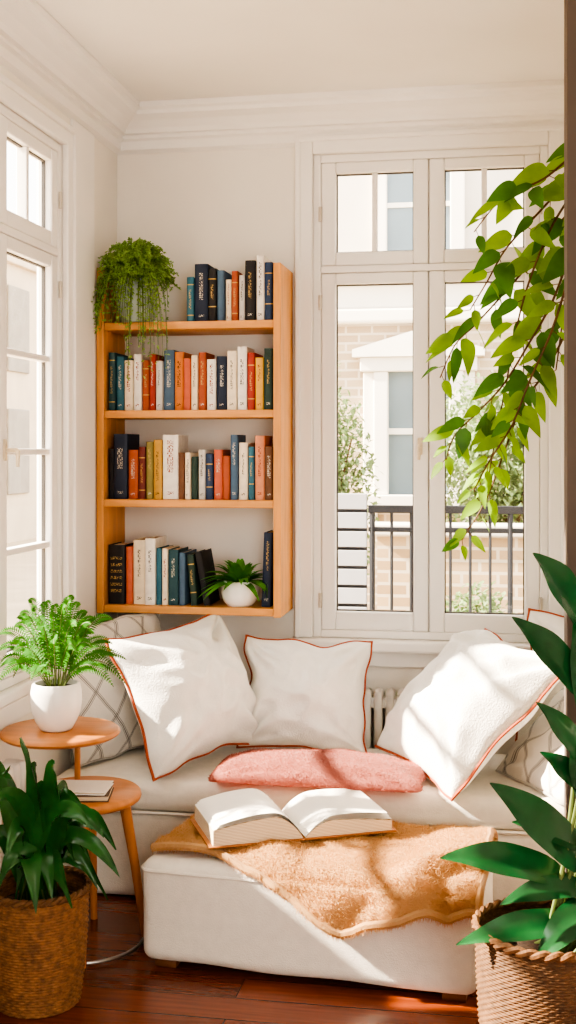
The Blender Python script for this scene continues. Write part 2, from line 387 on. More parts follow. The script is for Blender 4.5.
for z0, z1, q in ((1.40, 1.44, .02), (1.30, 1.325, .012), (.1, .13, .015)):
    b = BM(); box(b, -.68, 1.6, -q, q, z0, z1, .003); link('rail', b, IRON, rail, False)
for k in range(22):
    b = BM(); x = -.66+k*.102; rod(b, (x, 0, .0 if k % 7 == 0 else .12), (x, 0, 1.41), .009 if k % 7 else .016, seg=6); link('baluster', b, IRON, rail)
fen = empty('slat_screen', (-1.15, 5.75, -.15), 'pale grey horizontal slat screen left of the black railing', 'fence')
b = BM()
for k in range(16): box(b, -.9, .52, -.01, .012, .08+k*.091, .155+k*.091, .003)
link('slat_panel', b, mat('grey_painted_slats', (178, 180, 186), .7, .06, 5), fen, False)
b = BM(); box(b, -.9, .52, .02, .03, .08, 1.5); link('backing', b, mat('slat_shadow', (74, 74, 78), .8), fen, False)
for x in (-.86, .44):
    b = BM(); box(b, x-.03, x+.03, .031, .07, 0, 1.5, .004); link('post', b, mat('grey_post', (150, 150, 152), .7, .06, 5), fen, False)
SHR = mat('hazy_shrub_leaf', (132, 152, 104), .7, .3, 6, transl=.35)
def shrub(loc, rx, rz_, zc, n, label, seed):
    rnd = random.Random(seed)
    t = empty('shrub', loc, label, 'shrub', 'shrubs outside the back window')
    b = BM(); rod(b, (0, 0, 0), (0, 0, zc), .04, .02)
    for k in range(6):
        a = k*1.05; rod(b, (0, 0, zc*.5), (rx*.6*math.cos(a), rx*.6*math.sin(a), zc+rz_*.4), .015, .006, 6)
    link('trunk', b, BARK, t)
    b = BM()
    for k in range(n):
        v = Vector((rnd.gauss(0, 1), rnd.gauss(0, 1), rnd.gauss(0, 1))).normalized()
        rr = rnd.uniform(.3, 1.0)*(1+.25*noise.noise(v*2+Vector((seed, 0, 0))))
        p = Vector((v.x*rx*rr, v.y*rx*rr, zc+v.z*rz_*rr))
        leaf(b, p, Vector((rnd.gauss(0, 1), rnd.gauss(0, 1), rnd.gauss(.3, 1))), .055, .032, .2, .2, 2)
    link('foliage', b, SHR, t)
shrub((-1.26, 8.2, -.15), .44, .95, 1.45, 7500, 'hazy green shrub above the slat screen in the left pane', 1)
shrub((.05, 8.6, -.15), .62, .68, 1.60, 8500, 'hazy green shrub above the railing in the right pane', 2)
shrub((-.16, 7.0, -.15), .26, .34, .62, 2600, 'low green shrub just behind the black railing', 3)
# ------------------------------------------------------------------ radiators
def radiator(loc, rz, L, h, d, label):
    t = empty('radiator', loc, label, 'radiator', None, rz)
    n = int(L/.046); b = BM()
    for k in range(n):
        x = -L/2+.023+k*.046
        box(b, x-.017, x+.017, -d/2, d/2, .1, h, .014, 3)
    box(b, -L/2, L/2, -d/2+.018, d/2-.018, .14, .18); box(b, -L/2, L/2, -d/2+.018, d/2-.018, h-.07, h-.03)
    link('column_panel', b, RADM, t)
    for x in (-L/2+.06, L/2-.06):
        b = BM(); box(b, x-.015, x+.015, -d/2+.01, d/2-.01, 0, .1, .004); link('foot', b, RADM, t)
    b = BM(); rod(b, (L/2, 0, .14), (L/2+.05, 0, .14), .012); rod(b, (L/2+.04, 0, .0), (L/2+.04, 0, .14), .008); link('valve', b, STEEL, t)
radiator((-.56, 4.785, 0), 0, .98, .625, .085, 'white ribbed radiator behind the cushions under the back window')
radiator((XL+.07, 3.28, 0), R(90), .7, .60, .07, 'white ribbed radiator on the left wall beside the round table')
# ------------------------------------------------------------------ bookcase
BX0, BX1, BYF = -1.58, -.834, 4.57
shelf_top = [2.086, 1.737, 1.384, .964]
bc = empty('bookcase', ((BX0+BX1)/2, YB-.01, .928), 'open honey oak bookcase hung on the back wall beside the window', 'bookcase')
def bpart(name, x0, x1, y0, y1, z0, z1, m):
    b = BM(); o = bc.location; box(b, x0-o.x, x1-o.x, y0-o.y, y1-o.y, z0-o.z, z1-o.z, .003); return link(name, b, m, bc, False)
bpart('side_panel', BX0, BX0+.03, BYF, YB-.002, .93, 2.306, OAKV); bpart('side_panel', BX1-.03, BX1, BYF, YB-.002, .93, 2.306, OAKV)
for z in shelf_top: bpart('shelf', BX0+.031, BX1-.031, BYF+.004, YB-.002, z-.03, z, OAK)
# ------------------------------------------------------------------ books
BC = {'teal blue': (54, 106, 124), 'navy': (34, 46, 68), 'black': (34, 32, 34), 'slate blue': (78, 102, 126), 'cream': (230, 214, 186), 'rust': (170, 84, 52), 'pale grey': (204, 200, 192), 'white': (236, 230, 219), 'dark teal': (40, 76, 84),
      'red': (168, 58, 44), 'orange': (210, 126, 64), 'coral': (198, 102, 76), 'dark blue': (42, 62, 94), 'yellow': (218, 170, 78), 'dark green': (42, 64, 56), 'maroon': (114, 48, 42), 'brown': (112, 76, 52), 'mustard': (194, 150, 68), 'olive': (140, 128, 72), 'grey': (150, 148, 144), 'salmon': (214, 144, 108), 'ivory': (236, 220, 194), 'tan': (196, 160, 116)}
def bmat(c): return mat('cloth_'+c.replace(' ', '_'), BC[c], .65, .1, 30)
GOLD = mat('gilt', (206, 166, 92), .4, .1, 30, metal=.3)
GOLDT = mat('gilt_lettering', (214, 176, 104), .4, .1, 30, gaps=True)
INK = mat('dark_lettering', (60, 52, 52), .7, .1, 30, gaps=True)
REDT = mat('red_lettering', (164, 78, 50), .7, .1, 30, gaps=True)
WPRINT = mat('pale_lettering', (226, 216, 198), .7, .06, 30, gaps=True)
rows = {
 'top': (2.086, 322, [(183, 190.5, 277, 'teal blue', 1), (191, 205, 264, 'navy', 2), (205.5, 214, 269, 'black', 1), (214.5, 222, 271, 'slate blue', 0), (222.5, 229, 280, 'cream', 3), (229.5, 236, 272, 'rust', 1), (236.5, 243, 276, 'pale grey', 3), (243.5, 254, 262, 'black', 2), (254.5, 263, 257, 'white', 3), (263.3, 271.5, 264, 'dark blue', 1)]),
 'second': (1.737, 411, [(100, 107, 352, 'dark teal', 1), (107.5, 116, 356, 'teal blue', 2), (116.5, 126, 360, 'ivory', 3), (126.5, 135, 354, 'white', 3), (135.5, 143, 360, 'rust', 1), (143.5, 150, 354, 'red', 2), (150.5, 157.5, 361, 'pale grey', 3), (158, 169, 350, 'slate blue', 2), (169.5, 179, 352, 'orange', 3), (179.5, 187, 359, 'coral', 0), (187.5, 194.5, 356, 'cream', 3), (195, 203, 353, 'rust', 2), (203.5, 213, 360, 'white', 3), (213.5, 224.5, 357, 'navy', 2), (225, 235, 352, 'ivory', 3), (235.5, 245.5, 348, 'white', 3), (246, 253.5, 354, 'red', 1), (254, 262.5, 359, 'yellow', 3), (263, 272, 350, 'dark green', 2)]),
 'third': (1.384, 501, [(99, 105, 450, 'black', 0), (105.5, 120, 435, 'navy', 2), (120.5, 131, 451, 'rust', 2), (131.5, 138.5, 448, 'maroon', 1), (139, 147, 443, 'olive', 2), (147.5, 156.5, 441, 'mustard', 3), (157, 173.5, 436, 'white', 3), (174, 180.5, 454, 'brown', 0), (181, 187, 454, 'ivory', 3), (187.5, 194, 458, 'dark green', 0), (194.5, 202, 451, 'pale grey', 3), (202.5, 210, 455, 'dark blue', 1), (210.5, 220, 451, 'coral', 2), (220.5, 228, 457, 'rust', 0), (228.5, 236, 436, 'slate blue', 2), (236.5, 246, 444, 'ivory', 3), (246.5, 252.5, 448, 'teal blue', 1), (253, 263, 437, 'salmon', 3), (263.5, 272, 448, 'brown', 2)]),
 'bottom': (.964, 607, [(99.5, 117, 547, 'black', 4), (117.5, 125, 549, 'coral', 0), (125.5, 138.5, 542, 'cream', 3), (139, 150, 540, 'white', 3), (150.5, 156, 550, 'teal blue', 0), (156.5, 163, 550, 'ivory', 3), (163.5, 174, 551, 'dark teal', 2), (174.5, 181, 554, 'slate blue', 0), (187, 194, 556, 'dark green', 1, -5), (200, 207.5, 553, 'black', 0, -10), (259.5, 269, 533, 'navy', 2, 2)])}
def lerpx(px): return -1.546+(px-99)/174*.678
def make_book(x0, x1, z0, h, cname, style, lean, depth, label, row):
    w = max(.012, x1-x0-.0012); y0 = 4.60+random.uniform(0, .018)
    t = empty('book', ((x0+x1)/2, y0, z0+.0005), label, 'book', 'books on the %s shelf' % row)
    bm = BM(); th = .0028; N = 6
    outer = [(w/2, depth)]+[(w/2*math.cos(PI*k/N), -.006*math.sin(PI*k/N)+.004) for k in range(N+1)]+[(-w/2, depth)]
    inner = [(-w/2+th, depth), (-w/2+th, .008), (w/2-th, .008), (w/2-th, depth)]
    pts = outer+inner
    A = [bm.verts.new((x, y, 0)) for x, y in pts]; B = [bm.verts.new((x, y, h)) for x, y in pts]
    n = len(pts)
    for i in range(n): bm.faces.new((A[i], A[(i+1) % n], B[(i+1) % n], B[i]))
    bm.faces.new(A[::-1]); bm.faces.new(B)
    link('cover', bm, bmat(cname), t, True, 35)
    bm = BM(); box(bm, -w/2+th+.0002, w/2-th-.0002, .0085, depth-.005, .004, h-.004); link('page_block', bm, PAGE, t, False)
    def strip(za, zb, m, name, k=.62):
        bm = BM(); q = 5; ra = []
        for i in range(q+1):
            a = PI*(.5+k*.5)-PI*k*i/q
            x = w/2*math.cos(a)*1.01; y = -.006*math.sin(a)+.0034
            ra.append((bm.verts.new((x, y, za)), bm.verts.new((x, y, zb))))
        for (a, b), (c, d) in zip(ra, ra[1:]): bm.faces.new((a, b, d, c))
        return link(name, bm, m, t)
    if style == 1:
        a = random.uniform(.74, .86); strip(h*a, h*a+.004, GOLD, 'spine_band', .9); b_ = random.uniform(.12, .3); strip(h*b_, h*b_+.004, GOLD, 'spine_band', .9); strip(h*(b_+.15), h*(a-.1), GOLDT, 'spine_title', .2)
    if style == 2:
        a = random.uniform(.36, .55); strip(h*a, h*random.uniform(.78, .9), WPRINT if random.random() < .6 else GOLDT, 'spine_title', random.uniform(.14, .26)); strip(h*.08, h*.12, WPRINT, 'spine_title', .3)
    if style == 3:
        mm = INK if random.random() < .55 else REDT; za = h*random.uniform(.3, .55)
        strip(za, h*random.uniform(.8, .92), mm, 'spine_title', random.uniform(.14, .26)); strip(h*.07, h*.12, mm, 'spine_title', .3)
    if style == 4:
        for k in range(6): strip(h*(.2+.11*k), h*(.2+.11*k)+.012, GOLDT, 'spine_title', .5)
    if lean: t.rotation_euler = (0, R(lean), 0); t.location.z += abs(math.sin(R(lean)))*w*.5
labels = set()
for row, (z0, pyb, lst) in rows.items():
    names = [e[3] for e in lst]
    for i, e in enumerate(lst):
        px0, px1, pyt, cn, st = e[:5]; lean = e[5] if len(e) > 5 else 0
        h = (pyb-pyt)/FPX*4.72
        if row == 'top' and i == 0: lb = '%s book at the left end of the books on the top shelf' % cn
        elif i == 0: lb = '%s book at the left end of the %s shelf' % (cn, row)
        elif i == len(lst)-1: lb = '%s%s book at the right end of the %s shelf' % ('tall ' if row == 'bottom' else '', cn, row)
        elif row == 'bottom' and i == len(lst)-2: lb = '%s leaning book beside the leafy white pot on the bottom shelf' % cn
        else: lb = '%s book between the %s and the %s book on the %s shelf' % (cn, names[i-1], names[i+1], row)
        if lb in labels: print('DUP LABEL', lb)
        labels.add(lb)
        make_book(lerpx(px0), lerpx(px1), z0, h, cn, st, lean, random.uniform(.15, .19), lb, row)
# ------------------------------------------------------------------ bench
bench = empty('window_bench', (-.35, 4.37, 0), 'long cream upholstered bench under the back window', 'bench')
bm = BM(); rbox(bm, (0, 0, .155), (1.228, .31, .150), .03, 22); link('base', bm, LINEN, bench)
bm = BM(); rbox(bm, (0, -.005, .363), (1.228, .317, .056), .045, 30, .012, .005); seat = link('seat_cushion', bm, LINEN, bench)
def ring_pts(hx, hy, r, z, n=8):
    out = []
    for cx, cy, a0 in ((hx-r, hy-r, 0), (-hx+r, hy-r, 90), (-hx+r, -hy+r, 180), (hx-r, -hy+r, 270)):
        for k in range(n+1): a = R(a0+90*k/n); out.append((cx+r*math.cos(a), cy+r*math.sin(a), z))
    return out
bm = BM(); tube(bm, ring_pts(1.226, .315, .035, .309), .006, 6, True); link('piping', bm, LINEN, bench)
# ------------------------------------------------------------------ cushions
def pillow_bm(w, h, t, seed, n=56, pinch=.12, ex=.55, wrk=.55):
    bm = BM(); F = {}; Bk = {}; off = Vector((seed*3.1, seed*1.7, 0))
    rnd = random.Random(seed)
    cr = [[(rnd.uniform(.3, .65), rnd.uniform(15, 24), rnd.uniform(0, 6)) for _ in range(2)] for c in range(4)]
    for i in range(n+1):
        for j in range(n+1):
            u = -math.cos(PI*i/n)*.35+(2*i/n-1)*.65; v = -math.cos(PI*j/n)*.35+(2*j/n-1)*.65
            px = pinch*(1-v*v)**.8*(1+.6*noise.noise(Vector((v*2, seed, 1 if u > 0 else 5))))
            pz = pinch*(1-u*u)**.8*(1+.6*noise.noise(Vector((u*2, seed, 9 if v > 0 else 3))))
            cc = max(0, abs(u)+abs(v)-1.6)/.4; cs = 1-.07*cc**1.7
            x = u*w/2*(1-px)*cs; z = v*h/2*(1-pz)*cs
            e = max(0, (1-u*u)*(1-v*v)); th = t/2*e**ex
            wr = noise.noise(Vector((u*1.6, v*1.6, 0))+off)*.30+noise.noise(Vector((u*4, v*4, 1))+off)*.08
            cz = 0
            for ci, (cu, cv) in enumerate(((-1, -1), (1, -1), (1, 1), (-1, 1))):
                du, dv = abs(u-cu), abs(v-cv); r = math.hypot(du, dv); a = math.atan2(dv, du)
                for amp, fr, ph in cr[ci]: cz += amp*math.sin(a*fr*.55+ph)*math.exp(-((r-.5)/.36)**2)*.13
            ridge = abs(noise.noise(Vector((u*2.4+v*1.2, v*2.4-u*1.2, 4))+off))
            thf = th*(1+wrk*(wr-.42*ridge))+wrk*cz*t*min(1, e*4)
            F[i, j] = bm.verts.new((x, -max(thf, th*.3), z))
            Bk[i, j] = F[i, j] if i in (0, n) or j in (0, n) else bm.verts.new((x, th*.55, z))
    for i in range(n):
        for j in range(n):
            bm.faces.new((F[i, j], F[i+1, j], F[i+1, j+1], F[i, j+1]))
            bm.faces.new((Bk[i, j], Bk[i, j+1], Bk[i+1, j+1], Bk[i+1, j]))
    loop = [F[i, 0].co.copy() for i in range(n)]+[F[n, j].co.copy() for j in range(n)]+[F[n-i, n].co.copy() for i in range(n)]+[F[0, n-j].co.copy() for j in range(n)]
    return bm, loop
def pillow(c, w, h, t, yaw, lean, roll, seed, m, pm, label, group=None, pinch=.16):
    o = empty('throw_pillow', (0, 0, 0), label, 'cushion', group)
    o.matrix_world = Matrix.Translation(c) @ Matrix.Rotation(R(yaw), 4, 'Z') @ Matrix.Rotation(R(-lean), 4, 'X') @ Matrix.Rotation(R(roll), 4, 'Y')
    bm, loop = pillow_bm(w, h, t, seed, pinch=pinch)
    link('cover', bm, m, o, True, 0)
    bm = BM(); tube(bm, loop, .006, 6, True); link('piping', bm, pm, o)
    return o
DIA = diamond_mat('diamond_weave', (228, 222, 213), (140, 136, 132), .15, .018)
GE = mat('grey_edge', (190, 184, 176), .9)
PG = 'cushions along the window bench'
pillow((-1.43, 4.40, .682), .56, .54, .16, 64, 9, 0, 1, DIA, GE, 'grey diamond-patterned cushion in the left corner behind a white cushion', PG, .1)
pillow((-1.14, 4.325, .685), .63, .56, .37, 58, 25, -4, 2, WHITEC, RUST, 'large white rust-piped cushion leaning in front of the left diamond-patterned cushion', PG)
pillow((-.735, 4.55, .642), .53, .46, .33, 4, 19, 2, 3, WHITEC, RUST, 'white rust-piped cushion standing alone in front of the radiator', PG)
pillow((-.105, 4.36, .655), .68, .67, .39, -58, 47, 4, 4, WHITEC, RUST, 'largest white rust-piped cushion, reclining at the right of the bench', PG)
pillow((.24, 4.24, .58), .50, .46, .15, -60, 46, 0, 5, DIA, GE, 'grey diamond-patterned cushion tucked under the right white cushion', PG, .1)
pillow((.36, 4.635, .70), .60, .54, .24, -10, 11, 4, 6, WHITEC, RUST, 'white cushion half hidden at the far right behind the reclining one', PG)
# ------------------------------------------------------------------ fur
def fur(name, src_bm, n, ln, m, parent, seed, zmin=None):
    rnd = random.Random(seed); bm = BM()
    faces = [f for f in src_bm.faces]
    areas = []; acc = 0
    for f in faces: acc += f.calc_area(); areas.append(acc)
    for k in range(n):
        f = faces[min(len(faces)-1, bisect.bisect(areas, rnd.random()*acc))]
        nr = f.normal
        if zmin is not None and nr.z < zmin: continue
        vs = f.verts; a, b = rnd.random(), rnd.random()
        p = vs[0].co.lerp(vs[1].co, a).lerp(vs[3].co.lerp(vs[2].co, a) if len(vs) > 3 else vs[2].co, b)
        tg = Vector((rnd.gauss(0, 1), rnd.gauss(0, 1), rnd.gauss(0, 1))); d = (nr*.55+tg*.4).normalized(); s = d.orthogonal().normalized()*.0007
        L = ln*rnd.uniform(.5, 1.3); q = p+d*L*.55; e = p+d*L+tg*L*.2
        v = [bm.verts.new(p-s), bm.verts.new(p+s), bm.verts.new(q+s*.7), bm.verts.new(q-s*.7), bm.verts.new(e)]
        bm.faces.new((v[0], v[1], v[2], v[3])); bm.faces.new((v[3], v[2], v[4]))
    o = link(name, bm, m, parent); o['kind'] = 'stuff'; return o
# pink cushion lying flat
pk = empty('flat_cushion', (-.62, 4.125, .437), 'plump fluffy dusty pink cushion lying on the front of the bench seat', 'cushion', None, R(-1))
bm, loop = pillow_bm(.76, .30, .17, 9, 40, .05, .46, .4)
for v in bm.verts: x, y, z = v.co; v.co = (x, z, max(-.001, -y if y < 0 else -.1*y)+.010+.002*noise.noise(v.co*22))
bmesh.ops.recalc_face_normals(bm, faces=bm.faces); bm.normal_update()
cp = bm.copy(); cp.normal_update(); link('cover', bm, PINK, pk, True, 0); fur('pile', cp, 30000, .0065, PINK, pk, 4, -.3); cp.free()
# ------------------------------------------------------------------ ottoman
OW, OD, OZ = 1.02, .50, .335
OLOC = (-1.078, 3.52, 0)
ott = empty('ottoman', OLOC, 'low cream upholstered ottoman with a tan throw and open book on top', 'ottoman', None, R(-5))
bm = BM(); rbox(bm, (OW/2, OD/2, .1785), (OW/2, OD/2, .1565), .036, 30, .016, .008); link('body', bm, LINEN, ott)
bm = BM(); tube(bm, [(x+OW/2, y+OD/2, z) for x, y, z in ring_pts(OW/2+.001, OD/2+.001, .036, .302)], .0065, 8, True); link('piping', bm, LINEN, ott)
for x in (.07, OW-.07):
    for y in (.06, OD-.06):
        bm = BM(); box(bm, x-.035, x+.035, y-.03, y+.03, 0, .024, .004); link('foot', bm, mat('dark_foot', (120, 76, 44), .5), ott)
# ------------------------------------------------------------------ throw
def drape(x, y, lift):
    r = .03; z = OZ+.016*max(0, 1-((x-OW/2)/(OW/2))**2)*max(0, 1-((y-OD/2)/(OD/2))**2)+lift
    Y = y; X = x; drop = 0
    r2 = r+lift*.6
    if y < r:
        s = r-y; a = s/r2
        if a < PI/2: Y = r-r2*math.sin(a); drop += r2*(1-math.cos(a))
        else: h = s-r2*PI/2; Y = r-r2-.012-.014*(1+math.sin(x*24))*min(1, h/.05); drop += r2+h
    if x > OW-r:
        s = x-(OW-r); a = s/r2
        if a < PI/2: X = OW-r+r2*math.sin(a); drop += r2*(1-math.cos(a))
        else: X = OW-r+r2+.004; drop += r2+(s-r2*PI/2)
    return Vector((X, Y, z-drop))
thr = empty('throw_blanket', OLOC, 'fluffy tan wool throw draped across the cream ottoman', 'blanket', None, R(-5))
front = [(.015, .07), (.15, .04), (.28, .015), (.40, -.03), (.51, -.085), (.61, -.145), (.69, -.175), (.77, -.165), (.86, -.125), (.95, -.085), (1.03, -.05)]
def fcurve(u):
    q = u*(len(front)-1); i = min(int(q), len(front)-2); f = q-i
    P = [Vector(front[max(0, min(len(front)-1, k))]) for k in (i-1, i, i+1, i+2)]
    return .5*((2*P[1])+(P[2]-P[0])*f+(2*P[0]-5*P[1]+4*P[2]-P[3])*f*f+(3*P[1]-P[0]-3*P[2]+P[3])*f**3)
bm = BM(); G = {}; nu, nv = 150, 90
for i in range(nu+1):
    for j in range(nv+1):
        u, v = i/nu, j/nv
        a = fcurve(u); b = Vector((.045, .49)).lerp(Vector((1.03, .46)), u)
        q = a.lerp(b, v)
        e = .008*noise.noise(Vector((u*6, v*6, 2)))+.002*noise.noise(Vector((u*40, v*40, 2))); q = q+Vector((e, e*.8))
        fold = max(0, math.sin((u*.8-v*.35)*14+1.8*noise.noise(Vector((u*3, v*3, 5)))))**1.2*.055*(.15+.85*u)
        wr = fold+.020*abs(noise.noise(Vector((u*4+v*2, v*3, 7))))+.003*noise.noise(Vector((u*20, v*14, 3)))
        if q.x < .84 and .14 < q.y: wr *= .25
        p = drape(q.x, q.y, .020+max(0, wr)); p += Vector((noise.noise(p*60), noise.noise(p*60+Vector((5, 5, 5))), noise.noise(p*60+Vector((1, 8, 2)))))*.0014
        G[i, j] = bm.verts.new(p)
for i in range(nu):
    for j in range(nv): bm.faces.new((G[i, j], G[i+1, j], G[i+1, j+1], G[i, j+1]))
bm.normal_update()
fur('pile', bm, 60000, .0085, TAN, thr, 5)
edge = [G[i, 0].co.copy() for i in range(0, nu+1)]+[G[nu, j].co.copy() for j in range(nv+1)]
sol = link('cloth', bm, TAN, thr, True, 0)
md = sol.modifiers.new('thick', 'SOLIDIFY'); md.thickness = .016; md.offset = -1
bm = BM(); tube(bm, [p+Vector((0, -.002, -.006)) for p in edge[::2]], .013, 8); link('hem', bm, TAN, thr)
bm = BM(); rnd = random.Random(3)
for k, p in enumerate(edge):
    for q in range(10):
        a = p+Vector((rnd.uniform(-.004, .004), rnd.uniform(-.014, .002), rnd.uniform(-.018, .004))); ln = rnd.uniform(.005, .010)
        on_top = p.z > OZ-.01
        d = Vector((rnd.gauss(0, .5), -1 if k <= nu else -.2, rnd.gauss(-.25, .4))) if on_top else Vector((rnd.gauss(0, .4), -.45, -.8))
        if k > nu and on_top: d = Vector((1, -.3, -.3))
        d.normalize(); tube(bm, [a, a+d*ln*.5, a+d*ln+Vector((0, 0, -.003))], [.0009, .0008, .0004], 3)
fr = link('fringe', bm, TAN, thr); fr['kind'] = 'stuff'
# ------------------------------------------------------------------ open book
ob = empty('open_book', (-.650, 3.758, OZ+.050), 'large open book with white pages lying on the tan throw', 'book', None, R(26))
hw, hh = .292, .138
def xsec(s, th, n=18):
    pts = []
    for i in range(n+1):
        t = i/n; x = s*(.004+t*(hw-.01)); k = min(1, t/.36)
        z = .006+th*math.sin(PI/2*k)**.8*(1-.40*t*t)
        pts.append((x, z))
    return pts
def prism_y(bm, pts, y0, y1):
    A = [bm.verts.new((x, y0, z)) for x, z in pts]; B = [bm.verts.new((x, y1, z)) for x, z in pts]; n = len(pts)
    for i in range(n): bm.faces.new((A[i], A[(i+1) % n], B[(i+1) % n], B[i]))
    bm.faces.new(A[::-1]); bm.faces.new(B)
for s, th in ((-1, .074), (1, .048)):
    top = xsec(s, th); bm = BM(); prism_y(bm, top+[(top[-1][0]*1.0, .005), (s*.004, .005)], -hh, hh)
    link('page_block', bm, PAGE, ob, True, 30)
    for k in range(3):   # loose top leaves
        bm = BM(); pr = None
        for i, (x, z) in enumerate(top):
            t = i/(len(top)-1); lift = .0012+(.003+.010*k)*t*t*(1 if s > 0 else .6)+.006*k*math.sin(PI*t)
            xx = x*(1-.025*k)
            row = (bm.verts.new((xx, -hh+.001, z+lift)), bm.verts.new((xx, hh-.001, z+lift)))
            if pr: bm.faces.new((pr[0], row[0], row[1], pr[1]))
            pr = row
        link('page', bm, PAPER, ob)
bm = BM(); box(bm, -hw-.008, -.006, -hh-.008, hh+.008, 0, .005, .0015); box(bm, .006, hw+.008, -hh-.008, hh+.008, 0, .005, .0015); box(bm, -.0065, .0065, -hh-.006, hh+.006, -.001, .003, .001)
link('cover', bm, mat('tan_book_cloth', (170, 112, 62), .7, .1, 30), ob, False)
# ------------------------------------------------------------------ side table
TX, TY = -1.313, 3.68
tb = empty('side_table', (TX, TY, 0), 'two-tier round wooden side table between left window and ottoman', 'side table')
def disc(r, z0, z1): return [(0, z0), (r-.012, z0), (r-.003, z0+.006), (r, (z0+z1)/2), (r-.003, z1-.005), (r-.009, z1), (0, z1)]
bm = BM(); lathe(bm, disc(.183, .455, .487), 48); link('lower_top', bm, TABLEWOOD, tb)
UX, UY = -1.375-TX, 3.63-TY
bm = BM(); lathe(bm, disc(.19, .672, .694), 48, (UX, UY, 0)); link('upper_top', bm, TABLEWOOD, tb)
bm = BM(); rod(bm, (-.05, .075, .487), (-.05, .075, .672), .010, seg=14); link('post', bm, TABLEWOOD, tb)
for a in (18, 100, 195, 288):
    ca, sa = math.cos(R(a)), math.sin(R(a))
    bm = BM(); tube(bm, [(.195*ca, .195*sa, 0), (.16*ca, .16*sa, .25), (.125*ca, .125*sa, .458)], [.011, .015, .019], 14); link('leg', bm, TABLEWOOD, tb)
bm = BM(); tube(bm, [(.19*math.cos(R(a)), .19*math.sin(R(a)), .012) for a in range(-68, 16, 7)], .006, 8); link('floor_rail', bm, STEEL, tb)
# books on the lower tier
for k, (lb, dx, rz, th, m) in enumerate((('brown hardback lying on the lower tier of the side table', -.01, 12, .020, mat('dark_brown_cloth', (92, 70, 54), .6, .1, 30)), ('white magazine lying on top of the brown hardback on the side table', 0, 6, .011, PAPER))):
    t = empty('book' if k == 0 else 'magazine', (TX-.005+dx, TY-.06, .4875+(.0205 if k else 0)), lb, 'book' if k == 0 else 'magazine', None, R(rz))
    w, d = (.12, .078) if k == 0 else (.105, .066)
    bm = BM(); box(bm, -w, w, -d, d, 0, .003, .0008); box(bm, -w, w, -d, d, th-.003, th, .0008); box(bm, -w, -w+.002, -d, d, .003, th-.003); link('cover', bm, m, t, False)
    bm = BM(); box(bm, -w+.0025, w-.004, -d+.004, d-.004, .0032, th-.0032); link('page_block', bm, PAGE, t, False)
# ------------------------------------------------------------------ fern on table
fx, fy, fz = -1.385, 3.62, .6945
fern = empty('potted_fern', (fx, fy, fz), 'bright green fern in a white pot on the upper table tier', 'potted plant')
bm = BM(); lathe(bm, [(0, 0), (.046, 0), (.052, .005), (.066, .03), (.077, .06), (.081, .09), (.080, .12), (.076, .142), (.072, .148), (.066, .148), (.064, .13), (0, .11)], 44); link('pot', bm, CERAM, fern)
bm = BM(); lathe(bm, [(0, .135), (.03, .136), (.064, .132)], 24); link('soil', bm, SOIL, fern)
bm = BM(); bs = BM(); rnd = random.Random(11)
NF = 44
for k in range(NF):
    a = k*2.39996+rnd.uniform(-.15, .15); q = (k+.5)/NF; hr = .03+.20*q**.7*rnd.uniform(.85, 1.12); zt = .40-.25*q**1.8+rnd.uniform(-.03, .02)
    ca, sa = math.cos(a), math.sin(a)
    p0 = Vector((.025*ca, .025*sa, .135)); p2 = Vector((hr*ca*1.12, hr*sa, zt)); p1 = Vector((hr*.62*ca, hr*.62*sa, max(zt, .2)+.09*q+.01))
    if p2.x < -.178: p2.x = -.178
    NN = 30; pts = bez(p0, p1, p2, NN)
    tube(bs, pts[::2], .0013, 4)
    for i in range(5, NN+1):
        t = i/NN; tg = (pts[i]-pts[i-1]).normalized(); sd = tg.cross(Vector((rnd.uniform(-.1, .1), -.85, .55)))
        sd = sd.normalized() if sd.length > 1e-3 else Vector((1, 0, 0))
        ll = .028*math.sin(PI*min(1, (t*.84+.16)))**.8
        for s in (-1, 1): leaf(bm, pts[i], sd*s+tg*.45, ll, .0062, .12, .1, 3, 'lance', Vector((0, -.6, .8)))
for v in bm.verts:
    if v.co.x+fx < XL+.012: v.co.x = XL+.012-fx
link('frond', bm, LEAFF, fern); link('stem', bs, STEM, fern)
